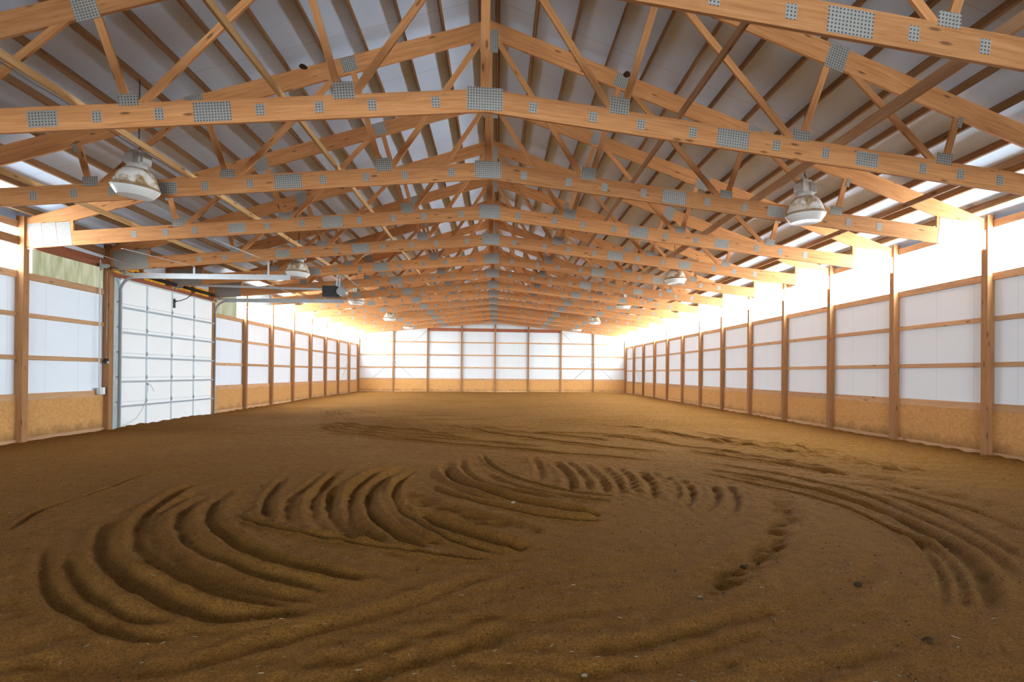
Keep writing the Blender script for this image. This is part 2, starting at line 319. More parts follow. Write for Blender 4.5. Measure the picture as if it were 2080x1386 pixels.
# ================================================================== FLOOR
GROOVES = [
 (0, [(-4.09, 5.26), (-4.32, 5.81), (-4.51, 6.41), (-4.55, 6.87), (-4.58, 7.36), (-4.66, 7.99), (-4.6, 8.74), (-4.39, 9.42)]),
 (1, [(-3.59, 5.09), (-3.3, 4.67), (-2.95, 4.2), (-2.67, 3.87), (-2.4, 3.62), (-2.12, 3.42), (-1.88, 3.26), (-1.69, 3.2), (-1.5, 3.2)]),
 (1, [(-3.18, 4.75), (-2.86, 4.3), (-2.53, 3.93), (-2.24, 3.66), (-1.94, 3.45), (-1.72, 3.34)]),
 (2, [(-3.59, 5.98), (-3.34, 5.42), (-3.07, 4.94), (-2.75, 4.5), (-2.44, 4.16), (-2.2, 3.93), (-1.94, 3.72), (-1.67, 3.53), (-1.47, 3.43), (-1.28, 3.41), (-1.1, 3.44), (-0.92, 3.56)]),
 (2, [(-3.48, 7.93), (-3.66, 7.42), (-3.5, 6.56), (-3.3, 5.89), (-3.07, 5.4), (-2.74, 4.87), (-2.42, 4.47), (-2.13, 4.19), (-1.82, 3.94), (-1.56, 3.75), (-1.27, 3.6), (-1.1, 3.58)]),
 (1, [(-3.35, 7.52), (-3.34, 6.65), (-3.2, 5.96), (-2.97, 5.45), (-2.7, 5.02), (-2.42, 4.65), (-2.14, 4.35), (-1.83, 4.08), (-1.48, 3.84), (-1.19, 3.7), (-0.95, 3.66)]),
 (1, [(-3.18, 6.94), (-3.05, 6.27), (-2.91, 5.79), (-2.69, 5.37), (-2.45, 5.0), (-2.17, 4.68), (-1.84, 4.39), (-1.54, 4.13), (-1.21, 3.92), (-0.87, 3.78)]),
 (2, [(-3.13, 7.45), (-2.95, 6.62), (-2.73, 6.0), (-2.53, 5.59), (-2.22, 5.16), (-1.84, 4.7), (-1.5, 4.36), (-1.23, 4.18), (-0.92, 4.04), (-0.68, 4.04)]),
 (0, [(-2.6, 6.03), (-2.25, 5.67), (-1.86, 5.34), (-1.54, 5.11), (-1.14, 4.88), (-0.92, 4.76), (-0.62, 4.61), (-0.36, 4.5), (-0.06, 4.42), (0.14, 4.44)]),
 (1, [(-2.31, 8.46), (-2.21, 7.46), (-2.13, 6.57), (-1.96, 5.95), (-1.8, 5.54)]),
 (2, [(-2.19, 8.8), (-2.03, 7.32), (-1.87, 6.46), (-1.68, 5.85), (-1.46, 5.35), (-1.28, 5.09)]),
 (1, [(-2.74, 8.03), (-2.47, 6.79), (-2.22, 6.05), (-2.06, 5.73)]),
 (4, [(-1.33, 9.12), (-1.56, 8.26), (-1.6, 7.3), (-1.48, 6.44), (-1.29, 5.75), (-1.1, 5.32), (-0.9, 5.0), (-0.71, 4.8)]),
 (4, [(-1.04, 8.74), (-1.37, 8.1), (-1.41, 7.29), (-1.33, 6.62), (-1.17, 5.98), (-0.98, 5.51), (-0.75, 5.11), (-0.55, 4.81), (-0.39, 4.72)]),
 (4, [(-1.95, 7.57), (-1.72, 6.55), (-1.54, 5.92), (-1.32, 5.4), (-1.14, 5.08), (-0.95, 4.89)]),
 (1, [(-1.16, 8.4), (-1.29, 7.53), (-1.19, 6.72), (-1.02, 6.05), (-0.76, 5.43), (-0.49, 4.97), (-0.28, 4.69)]),
 (1, [(-0.98, 8.74), (-1.12, 7.8), (-1.11, 7.04), (-1.01, 6.41), (-0.8, 5.8), (-0.52, 5.28), (-0.24, 4.9), (0.01, 4.64), (0.17, 4.58)]),
 (4, [(-0.66, 5.86), (-0.36, 5.34), (-0.08, 5.0), (0.17, 4.76), (0.4, 4.61)]),
 (4, [(-0.67, 9.09), (-0.54, 8.06), (-0.32, 7.35), (-0.02, 6.8), (0.29, 6.32), (0.68, 5.94), (1.01, 5.71), (1.23, 5.62)]),
 (1, [(-0.78, 7.38), (-0.46, 6.67), (-0.03, 6.16), (0.37, 5.8), (0.74, 5.54), (1.01, 5.45), (1.18, 5.47)]),
 (1, [(-0.47, 9.7), (-0.36, 8.36), (-0.13, 7.47), (0.19, 6.9), (0.52, 6.61), (0.93, 6.28)]),
 (0, [(-0.16, 10.28), (0.02, 8.87), (0.28, 7.94), (0.56, 7.3), (0.88, 6.86), (1.19, 6.57), (1.68, 6.44)]),
 (1, [(-0.14, 8.43), (0.12, 7.59), (0.42, 7.0), (0.74, 6.65), (1.15, 6.32), (1.51, 6.15)]),
 (1, [(0.74, 9.76), (0.76, 8.47), (0.71, 7.49)]),
 (2, [(1.04, 9.31), (1.12, 8.29), (1.09, 7.4), (1.03, 6.8)]),
 (1, [(1.27, 9.52), (1.32, 8.28), (1.3, 7.39), (1.22, 6.78)]),
 (1, [(1.52, 9.19), (1.52, 7.95), (1.5, 7.25), (1.42, 6.61)]),
 (1, [(1.78, 8.88), (1.74, 7.78), (1.7, 7.11), (1.6, 6.6)]),
 (1, [(1.99, 8.59), (1.94, 7.63), (1.77, 6.75)]),
 (2, [(2.22, 8.4), (2.17, 7.47), (2.06, 6.85), (1.9, 6.32)]),
 (1, [(2.41, 8.14), (2.3, 7.2), (2.1, 6.51)]),
 (1, [(2.51, 7.89), (2.37, 7.07), (2.16, 6.4)]),
 (1, [(2.55, 7.59), (2.39, 6.83), (2.15, 6.21)]),
 (1, [(2.64, 7.59), (2.55, 6.94), (2.38, 6.39), (2.11, 5.85)]),
 (1, [(2.94, 7.29), (2.76, 6.58), (2.54, 6.09), (2.25, 5.67)]),
 (1, [(3.17, 7.28), (2.98, 6.57), (2.78, 6.07), (2.5, 5.57)]),
 (3, [(3.41, 6.6), (3.32, 6.13), (3.06, 5.54), (2.69, 4.93), (2.33, 4.44), (2.07, 4.18), (1.82, 3.98), (1.65, 3.77), (1.24, 3.35)]),
 (3, [(-1.0, 6.92), (-0.71, 6.3), (-0.39, 5.93), (-0.1, 5.6), (0.17, 5.36), (0.43, 5.15), (0.57, 5.14)]),
 (2, [(3.02, 8.72), (3.57, 7.84), (3.97, 6.98), (4.16, 6.08), (4.17, 5.46), (4.06, 4.93), (3.92, 4.43), (3.76, 4.05), (3.56, 3.69), (3.31, 3.37), (3.04, 3.07)]),
 (0, [(2.89, 8.33), (3.37, 7.38), (3.74, 6.58), (3.88, 5.73), (3.81, 4.98), (3.73, 4.56), (3.52, 4.11), (3.28, 3.72), (3.03, 3.39), (2.81, 3.14)]),
 (1, [(3.18, 9.22), (4.0, 8.14), (4.37, 7.21), (4.52, 6.26), (4.43, 5.53), (4.31, 4.88), (4.17, 4.42), (3.98, 3.95), (3.8, 3.6)]),
 (1, [(4.63, 7.2), (5.06, 6.67), (5.13, 6.12), (5.19, 5.64), (5.1, 5.1), (4.99, 4.76)]),
 (1, [(4.66, 6.46), (4.8, 5.85), (4.68, 5.2), (4.44, 4.51), (4.23, 4.02)]),
 (1, [(3.81, 4.73), (3.68, 4.24), (3.47, 3.82), (3.22, 3.47), (2.97, 3.19)]),
 (3, [(4.53, 8.46), (4.93, 7.92), (5.35, 7.44), (5.49, 6.89), (5.53, 6.3), (5.64, 5.89), (5.68, 5.44)]),
 (0, [(4.83, 14.18), (5.42, 12.04), (6.03, 10.72), (6.22, 9.19), (6.37, 8.02), (6.61, 7.22)]),
 (0, [(4.38, 12.84), (5.25, 10.74), (5.74, 9.55), (6.01, 8.39), (6.17, 7.39)]),
 (0, [(3.57, 10.39), (4.21, 9.28), (4.78, 8.45), (5.17, 7.6)]),
 (0, [(-5.06, 15.52), (-3.53, 13.43), (-2.39, 12.4), (-1.43, 11.72), (-0.4, 11.08), (0.55, 10.56), (1.41, 9.98), (2.16, 9.54), (3.19, 8.95)]),
 (0, [(-4.98, 15.87), (-3.61, 13.99), (-2.31, 12.88), (-1.15, 12.21), (-0.09, 11.74), (1.21, 10.9)]),
 (0, [(-4.69, 15.49), (-3.63, 14.52), (-2.41, 13.4), (-1.2, 12.68), (-0.27, 12.18)]),
 (0, [(-4.63, 15.85), (-3.62, 14.95), (-2.52, 13.97), (-1.44, 13.2), (-0.65, 12.6)]),
 (0, [(-4.51, 16.28), (-3.5, 15.13), (-2.6, 14.38), (-1.82, 13.76), (-1.04, 12.95)]),
 (0, [(-1.58, 15.64), (-0.54, 14.14), (0.63, 12.64), (1.61, 11.54), (2.41, 10.73), (3.51, 9.89)]),
 (0, [(-0.35, 14.56), (1.05, 13.33), (2.64, 11.8)]),
 (0, [(0.68, 13.71), (2.84, 12.75), (3.79, 11.76)]),
 (0, [(-5.38, 21.59), (-4.55, 20.23), (-3.93, 19.66)]),
 (0, [(-5.36, 20.65), (-4.96, 19.63), (-4.68, 19.16)]),
 (0, [(-5.74, 21.1), (-5.16, 19.39), (-4.85, 18.63)]),
 (0, [(-5.84, 20.64), (-5.38, 19.15), (-5.08, 18.27)]),
 (0, [(-3.31, 18.15), (-2.31, 18.31), (-1.0, 18.32)]),
 (0, [(-3.5, 16.68), (-1.66, 17.11), (0.31, 17.31)]),
 (0, [(2.72, 15.45), (3.83, 14.27), (4.54, 12.54), (5.11, 11.15), (5.69, 10.25), (6.3, 9.17)]),
 (0, [(2.49, 14.08), (3.97, 13.26), (4.93, 11.58), (5.95, 10.73), (6.7, 9.76)]),
 (0, [(2.3, 12.94), (3.36, 11.78), (4.31, 10.07), (4.94, 8.86), (5.28, 8.04)]),
 (5, [(-2.19, 2.89), (-1.84, 2.86), (-1.42, 2.86), (-1.15, 3.05), (-0.74, 3.33), (-0.58, 3.44), (-0.38, 3.6), (-0.2, 3.78), (0.03, 3.97), (0.23, 4.19)]),
 (5, [(-2.26, 2.99), (-1.98, 2.95), (-1.73, 2.96), (-1.56, 3.04)]),
 (5, [(-0.9, 2.84), (-0.56, 2.9), (-0.3, 3.08), (-0.01, 3.27), (0.21, 3.38)]),
 (5, [(-0.59, 2.68), (-0.36, 2.81), (-0.09, 2.94), (0.2, 3.08)]),
 (5, [(0.54, 2.85), (0.79, 2.86), (1.07, 2.97), (1.34, 3.11), (1.71, 3.29)]),
 (5, [(0.37, 2.61), (0.65, 2.65), (0.94, 2.68), (1.29, 2.84), (1.7, 3.03)]),
 (5, [(1.11, 2.96), (1.51, 3.14), (1.81, 3.28)]),
 (5, [(1.41, 2.5), (1.77, 2.63), (2.15, 2.73)]),
]
EXPO = 0.12
def floor_height(X, Y):
    base = -.04 + .16 * np.clip((Y - 9.5) / 28.5, 0, 1)
    H = np.zeros_like(X)
    rng = np.random.RandomState(3)
    def vnoise(sx, sy, ang=0.0, seed=0):
        r = np.random.RandomState(seed); g = r.rand(257, 257)
        ca, sa = math.cos(ang), math.sin(ang)
        u = (ca * X + sa * Y) / sx + 500.3; v = (-sa * X + ca * Y) / sy + 500.7
        iu = np.floor(u).astype(int); iv = np.floor(v).astype(int); fu = u - iu; fv = v - iv
        fu = fu * fu * (3 - 2 * fu); fv = fv * fv * (3 - 2 * fv)
        G = lambda a, b_: g[a % 257, b_ % 257]
        return (G(iu, iv) * (1 - fu) + G(iu + 1, iv) * fu) * (1 - fv) + (G(iu, iv + 1) * (1 - fu) + G(iu + 1, iv + 1) * fu) * fv - .5
    H += .05 * vnoise(2.6, 1.9, .3, 1) + .016 * vnoise(.55, .4, .2, 2) + .009 * vnoise(.16, .12, .5, 3)
    near = np.clip((5.2 - Y) / 2.0, 0, 1)
    H += near * (.030 * vnoise(1.1, .16, .5, 4) + .012 * vnoise(.10, .08, .2, 5))
    H += np.clip((Y - 8) / 6, 0, 1) * .022 * vnoise(3.5, .35, -.12, 6)
    r_ = np.hypot(X - .1, (Y - 5.9) * 1.05) + .25 * vnoise(1.2, 1.2, 0, 12)
    m_ = np.clip((r_ - 1.3) / .5, 0, 1) * np.clip((4.6 - r_) / .8, 0, 1) * np.clip(.55 + 1.6 * vnoise(1.1, 1.1, 0, 13), 0, 1)
    H += .007 * m_ * np.sin(r_ * 2 * math.pi / .19)
    q_ = .36 * X + .93 * Y + .5 * vnoise(6, 2.5, -.35, 14)
    m_ = np.clip((Y + .55 * X - 8.6) / 1.5, 0, 1) * np.clip((30 - Y) / 10, 0, 1) * np.clip(.45 + 2.2 * vnoise(5, 1.6, -.35, 15), 0, 1)
    H += .020 * m_ * np.sin(q_ * 2 * math.pi / (.42 + .012 * np.round(Y / 6)))
    H += near * .006 * vnoise(.05, .045, .1, 16) + .009 * vnoise(.075, .06, .7, 17) + .006 * vnoise(.04, .035, .2, 18)
    mod = 1 + .7 * vnoise(.5, .5, 0, 8)
    tread = vnoise(.13, .10, .3, 9)
    P = {0: (.030, .042), 1: (.052, .050), 2: (.064, .075), 3: (.12, .035), 4: (.074, .095), 5: (.06, .022)}
    for kind, pts in GROOVES:
        w, a = P[kind]
        p = np.array(pts, float); n = len(p)
        dist_cam = p[:, 1].mean()
        if kind == 0 and dist_cam > 8: w, a = .065, .065
        if kind in (1, 2) and dist_cam > 6.7: a *= .5
        elif kind in (1, 2): a *= .85; w *= .9
        q = np.vstack([2 * p[0] - p[1], p, 2 * p[-1] - p[-2]]); path = []
        for i in range(n - 1):
            a0, a1, a2, a3 = q[i], q[i + 1], q[i + 2], q[i + 3]
            for t in np.linspace(0, 1, 6, endpoint=False):
                path.append(.5 * ((2 * a1) + (-a0 + a2) * t + (2 * a0 - 5 * a1 + 4 * a2 - a3) * t * t + (-a0 + 3 * a1 - 3 * a2 + a3) * t ** 3))
        path.append(p[-1]); path = np.array(path)
        R = w * 4
        idx = np.where((X > path[:, 0].min() - R) & (X < path[:, 0].max() + R) & (Y > path[:, 1].min() - R) & (Y < path[:, 1].max() + R))[0]
        if not len(idx): continue
        x, y = X[idx], Y[idx]; best = np.full(len(idx), 9.0); bt = np.zeros(len(idx)); m = len(path) - 1
        for i in range(m):
            d = path[i + 1] - path[i]; L2 = d @ d + 1e-9
            t = np.clip(((x - path[i, 0]) * d[0] + (y - path[i, 1]) * d[1]) / L2, 0, 1)
            dd = np.hypot(x - path[i, 0] - t * d[0], y - path[i, 1] - t * d[1])
            u = dd < best; best[u] = dd[u]; bt[u] = (i + t[u]) / m
        tp = np.clip(np.minimum(bt, 1 - bt) / .16, 0, 1); tp = tp * tp * (3 - 2 * tp)
        h = -a * np.exp(-(best / w) ** 2) + .42 * a * np.exp(-((best - 1.9 * w) / (.8 * w)) ** 2)
        if kind == 3: h = h + np.exp(-(best / (w * 1.3)) ** 2) * .085 * tread[idx]
        H[idx] += h * tp * mod[idx]
    return base + H
def ground_z(x, y): return float(floor_height(np.array([x], float), np.array([y], float))[0])
def build_floor():
    xs = np.concatenate([np.linspace(-9.6, -5.2, 74), np.linspace(-5.17, 5.61, 480), np.linspace(5.64, 9.6, 66)])
    ys = [-13.3, -10, -7, -4, -2, -1, 0, 1.0, 1.8]
    y = 2.2
    while y < 39.6:
        ys.append(y); y += max(.020, .0042 * y - .004) if y < 16 else .075 + .004 * (y - 16)
    ys.append(39.7); ys = np.array(ys)
    X, Y = np.meshgrid(xs, ys); nx, ny = len(xs), len(ys)
    Z = floor_height(X.ravel(), Y.ravel())
    me = bpy.data.meshes.new('floor')
    nv = nx * ny; nf = (nx - 1) * (ny - 1)
    me.vertices.add(nv); me.vertices.foreach_set('co', np.stack([X.ravel(), Y.ravel(), Z], 1).astype('f').ravel())
    i = np.arange(nf); r, c = i // (nx - 1), i % (nx - 1); v0 = r * nx + c
    quads = np.stack([v0, v0 + 1, v0 + nx + 1, v0 + nx], 1).astype('i')
    me.loops.add(nf * 4); me.loops.foreach_set('vertex_index', quads.ravel())
    me.polygons.add(nf); me.polygons.foreach_set('loop_start', (np.arange(nf) * 4).astype('i')); me.polygons.foreach_set('loop_total', np.full(nf, 4, 'i'))
    me.update(); me.validate()
    me.polygons.foreach_set('use_smooth', np.ones(nf, bool))
    o = link('floor', me, M['soil']); tag(o, 'brown raked arena soil floor with curved tyre tracks', 'floor', kind='structure')
build_floor()
# ================================================================== WALLS, ROOF DECK
def slab(name, c, s, m, label, cat):
    bm = bmesh.new(); add_box(bm, c, s); return tag(fin(name, bm, m), label, cat, kind='structure')
YB = -13.2; YE = YF + .16
H = 4.42; ymid = (YB + YE) / 2; ylen = YE - YB
DY0, DY1 = 14.64, 19.24      # overhead door opening
slab('wall_right', (WS + .05, ymid, H / 2 - .2), (.1, ylen + .2, H + .1), M['wall_side'], 'white metal lined long wall with eave light strip, facing the overhead door', 'wall')
bm = bmesh.new()
add_box(bm, (-WS - .05, (YB + DY0) / 2, H / 2 - .2), (.1, DY0 - YB, H + .1)); add_box(bm, (-WS - .05, (YE + DY1) / 2, H / 2 - .2), (.1, YE - DY1, H + .1))
add_box(bm, (-WS - .05, (DY0 + DY1) / 2, 4.0), (.1, DY1 - DY0, .62))
tag(fin('wall_left', bm, M['wall_side']), 'white metal lined long wall holding the overhead door', 'wall', kind='structure')
bm = bmesh.new()
def gable(y):
    pts = [(-WS - .1, -.3), (WS + .1, -.3), (WS + .1, 4.40), (X0, 7.45), (-WS - .1, 4.40)]
    f = [bm.verts.new((x, y, z)) for x, z in pts]; g = [bm.verts.new((x, y + .08, z)) for x, z in pts]
    bm.faces.new(f); bm.faces.new(g[::-1])
    for i in range(5): bm.faces.new((f[i - 1], f[i], g[i], g[i - 1]))
gable(YF + .12)
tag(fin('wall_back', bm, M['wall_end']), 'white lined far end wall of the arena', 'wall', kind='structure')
bm = bmesh.new(); gable(YB - .1)
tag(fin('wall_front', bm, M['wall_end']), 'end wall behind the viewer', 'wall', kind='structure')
bm = bmesh.new()
cz = PUR / math.cos(math.atan(1 / 3))
for s in (-1, 1):
    xe = s * (WS + .25)
    q = [(X0, ztop(X0) + cz), (xe, ztop(xe) + cz), (xe, ztop(xe) + cz + .06), (X0, ztop(X0) + cz + .06)]
    f = [bm.verts.new((x, YB - .1, z)) for x, z in q]; g = [bm.verts.new((x, YE + .1, z)) for x, z in q]
    bm.faces.new(f); bm.faces.new(g[::-1])
    for i in range(4): bm.faces.new((f[i - 1], f[i], g[i], g[i - 1]))
tag(fin('ceiling', bm, M['roof']), 'white insulated underside of the gable roof', 'ceiling', kind='structure')
# ================================================================== EAVE LIGHT PANELS (windows)
ZT_B, ZT_T = 3.164, 3.303
wn = [0]
def eave_panel(side, ya, yb, m, z0=ZT_T - .02, z1=4.16, extra=''):
    wn[0] += 1
    bm = bmesh.new(); add_box(bm, (side * (WS - .012), (ya + yb) / 2, (z0 + z1) / 2), (.016, yb - ya, z1 - z0))
    wall = 'plain long wall' if side > 0 else 'overhead door wall'
    nb = 12 - int(math.floor(((ya + yb) / 2 - Y0) / B))
    tag(fin(f'window_{wn[0]}', bm, m), (extra or 'bright translucent') + f' eave panel of the {wall}, {ORD[nb]} bay from the far end', 'window', kind='structure')
for k in range(-1, 12):
    eave_panel(1, yk(k) + .07 if k >= 0 else 8.0, yk(k + 1) - .07, M['eave'])
eave_panel(-1, yk(0) + .07, yk(1) - .07, M['eave_soft'])
eave_panel(-1, yk(1) + .07, yk(1) + .30, M['eave'], z1=3.80, extra='narrow bright')
eave_panel(-1, yk(1) + .30, yk(2) - .10, M['eave_dirty'], z1=3.80, extra='green stained')
eave_panel(-1, yk(2) + .12, yk(3) - .06, M['eave_yellow'], 3.70, 3.98, extra='yellowed')
eave_panel(-1, yk(3) + .06, yk(4) - .10, M['eave_yellow'], 3.70, 3.98, extra='yellowed')
eave_panel(-1, yk(4) + .07, yk(5) - .55, M['eave_dirty'], extra='green stained')
eave_panel(-1, yk(5) - .55, yk(5) - .07, M['eave'])
for k in range(5, 12):
    eave_panel(-1, yk(k) + .07, yk(k + 1) - .07, M['eave'])
bm = bmesh.new(); add_box(bm, (0, YB + .06, 1.95), (6.4, .02, 3.9))  # unseen glowing sheet, added to brighten the truss faces from behind the camera
tag(fin('rear_fill_light', bm, M['rear_fill']), 'added fill light sheet before the end wall behind the viewer', 'door', kind='structure')
# ================================================================== POSTS
def post_mesh(side, notch=True):
    bm = bmesh.new(); z0, zn, zt = -.25, 3.74, 4.36
    if notch: pr = [(-.07, z0), (.07, z0), (.07, zn), (-.021, zn), (-.021, zt), (-.07, zt)]
    else: pr = [(-.07, z0), (.07, z0), (.07, zt), (-.07, zt)]
    # local X runs up the post so that the grain does too
    xa, xb = (0.0, .145 * side)
    f = [bm.verts.new((z, y, -xa)) for y, z in pr]; g = [bm.verts.new((z, y, -xb)) for y, z in pr]
    bm.faces.new(f); bm.faces.new(g[::-1]); n = len(pr)
    for i in range(n): bm.faces.new((f[i - 1], f[i], g[i], g[i - 1]))
    bmesh.ops.recalc_face_normals(bm, faces=bm.faces)
    me = bpy.data.meshes.new('post'); bm.to_mesh(me); bm.free(); return me
UPX = Matrix(((0, 0, -1, 0), (0, 1, 0, 0), (1, 0, 0, 0), (0, 0, 0, 1)))   # local X -> world Z, local Z -> world -X
pm = {1: post_mesh(1), -1: post_mesh(-1)}
def post(side, k):
    mw = UPX.copy(); mw.translation = (side * WI, yk(k) if k < 12 else YF - .0, 0)
    o = link('wall_post', pm[side], M['post'], None, mw)
    n = 12 - k
    where = 'plain long wall' if side > 0 else 'wall with the overhead door'
    if n == 0: lab = f'square timber post in the far corner beside the {where}'
    else: lab = f'square timber post on the {where}, {ORD[n]} from the far corner post'
    tag(o, lab, 'post', 'timber posts along the ' + where)
for k in range(-1, 13): post(1, k)
for k in [-1, 0, 1, 2] + list(range(4, 13)): post(-1, k)
FX = [X0 * 0 + (i - 4) * (2 * (WI + .07) / 8) for i in range(1, 8)]
bm = bmesh.new()
for i, x in enumerate(FX):
    zt = min(zbot(x) - .05, 4.75)
    o = board('end_post', (x, YF + .055, -.1), (x, YF + .055, zt), .11, .10, M['post'], None, (1, 0, 0))
    tag(o, f'slim timber post of the far end wall, {ORD[i + 1]} from the overhead door side', 'post', 'timber posts of the far end wall')
# ================================================================== GIRTS, KICK PANELS
LEV = [('top', (ZT_B + ZT_T) / 2, .139, 'eave_girt'), ('upper', 2.461, .089, 'wall_girt'), ('lower', 1.623, .089, 'wall_girt')]
def bay(side, k, ya, yb, n):
    where = 'plain long wall' if side > 0 else 'overhead door wall'
    pl = f'{ORD[n]} bay from the far end'
    x = side * (WG + .019)
    for nm, z, h, on in LEV:
        tag(board(on, (x, ya, z), (x, yb, z), .038, h, M['girt']), f'{nm} horizontal girt of the {where}, {pl}', 'girt', f'{nm} girts of the {where}')
    tag(board('kick_rail', (x, ya, .84), (x, yb, .84), .038, .141, M['girt']), f'kick rail of the {where}, {pl}', 'rail', f'kick rails of the {where}')
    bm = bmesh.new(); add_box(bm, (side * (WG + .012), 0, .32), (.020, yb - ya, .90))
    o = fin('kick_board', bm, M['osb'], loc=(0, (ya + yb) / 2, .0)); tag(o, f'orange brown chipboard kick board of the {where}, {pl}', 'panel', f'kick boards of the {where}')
    zf = -.04 + .16 * min(1, max(0, (yk(k + .5) - 9.5) / 28.5))
    tag(board('skirt_board', (side * (WG - .006), ya, zf + .01), (side * (WG - .006), yb, zf + .01), .02, .11, M['girt']), f'dusty skirt board of the {where}, {pl}', 'board', f'skirt boards of the {where}')
    if side > 0 or k not in (1,):
        tag(board('eave_header', (x, ya, 4.195), (x, yb, 4.195), .038, .14, M['girt']), f'eave header of the {where}, {pl}', 'header', f'eave headers of the {where}')
for k in range(-1, 12):
    bay(1, k, yk(k) + .071, yk(k + 1) - (.071 if k < 11 else .10), 12 - k)
for k in [-1, 0, 1] + list(range(4, 12)):
    bay(-1, k, yk(k) + .071, yk(k + 1) - (.071 if k < 11 else .10), 12 - k)
x = -(WG + .019)
tag(board('eave_header', (x + .03, yk(1) + .071, 3.90), (x + .03, yk(2) - .071, 3.90), .05, .22, M['red']), 'deep brown header above the algae stained panel beside the overhead door', 'header')
tag(board('eave_header', (x, yk(1) + .071, 4.18), (x, yk(2) - .071, 4.18), .038, .16, M['post']), 'dark upper header under the roof beside the overhead door', 'header')
tag(board('header_block', (x + .02, 11.40, 3.88), (x + .02, yk(1) - .071, 3.88), .05, .17, M['post']), 'short brown block across the bright eave panel nearest the overhead door post', 'block')
for i in range(8):
    xa = -WI if i == 0 else FX[i - 1] + .056; xb = WI if i == 7 else FX[i] - .056
    pl = f'{ORD[i + 1]} bay from the overhead door side'; y = YF + .09
    for nm, z in (('upper', 3.468), ('middle', 2.610), ('lower', 1.764)):
        tag(board('wall_girt', (xa, y, z), (xb, y, z), .038, .089, M['girt']), f'{nm} horizontal girt of the far end wall, {pl}', 'girt', f'{nm} girts of the far end wall')
    tag(board('kick_rail', (xa, y, .96), (xb, y, .96), .038, .13, M['girt']), f'kick rail of the far end wall, {pl}', 'rail', 'kick rails of the far end wall')
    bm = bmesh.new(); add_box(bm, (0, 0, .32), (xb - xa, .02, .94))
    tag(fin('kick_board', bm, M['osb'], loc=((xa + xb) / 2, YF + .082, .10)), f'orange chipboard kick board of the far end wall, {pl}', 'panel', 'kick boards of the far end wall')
    tag(board('skirt_board', (xa, YF + .065, .135), (xb, YF + .065, .135), .02, .09, M['girt']), f'skirt board of the far end wall, {pl}', 'board', 'skirt boards of the far end wall')
    if 2 <= i <= 5:
        tag(board('end_header', (xa, y, 4.33), (xb, y, 4.33), .038, .22, M['red']), f'reddish header board high on the far end wall, {pl}', 'header', 'header boards of the far end wall')
# steel strap X bracing in the far corners
def strap(pa, pb, lab, grp):
    tag(board('brace_strap', pa, pb, .03, .005, M['strap'], None, (0, 1, 0) if abs(pa[1] - pb[1]) < .1 else (1, 0, 0)), lab, 'strap', grp)
y = YF + .0
for s, nm in ((-1, 'overhead door side'), (1, 'plain wall side')):
    ex = s * 8.85
    strap((ex, y - .012, 4.05), (s * 5.45, y - .012, 1.02), f'thin steel strap falling away from the corner on the far wall, {nm}', 'brace straps of the far wall')
    strap((s * 4.62, y - .02, 4.2), (s * 8.1, y - .02, 1.02), f'thin steel strap rising away from the corner on the far wall, {nm}', 'brace straps of the far wall')
    strap((s * (WI - .01), YF - .2, 3.9), (s * (WI - .01), yk(10) + .5, 1.0), f'thin steel strap at the far end of the long wall, {nm}', 'brace straps of the long walls')
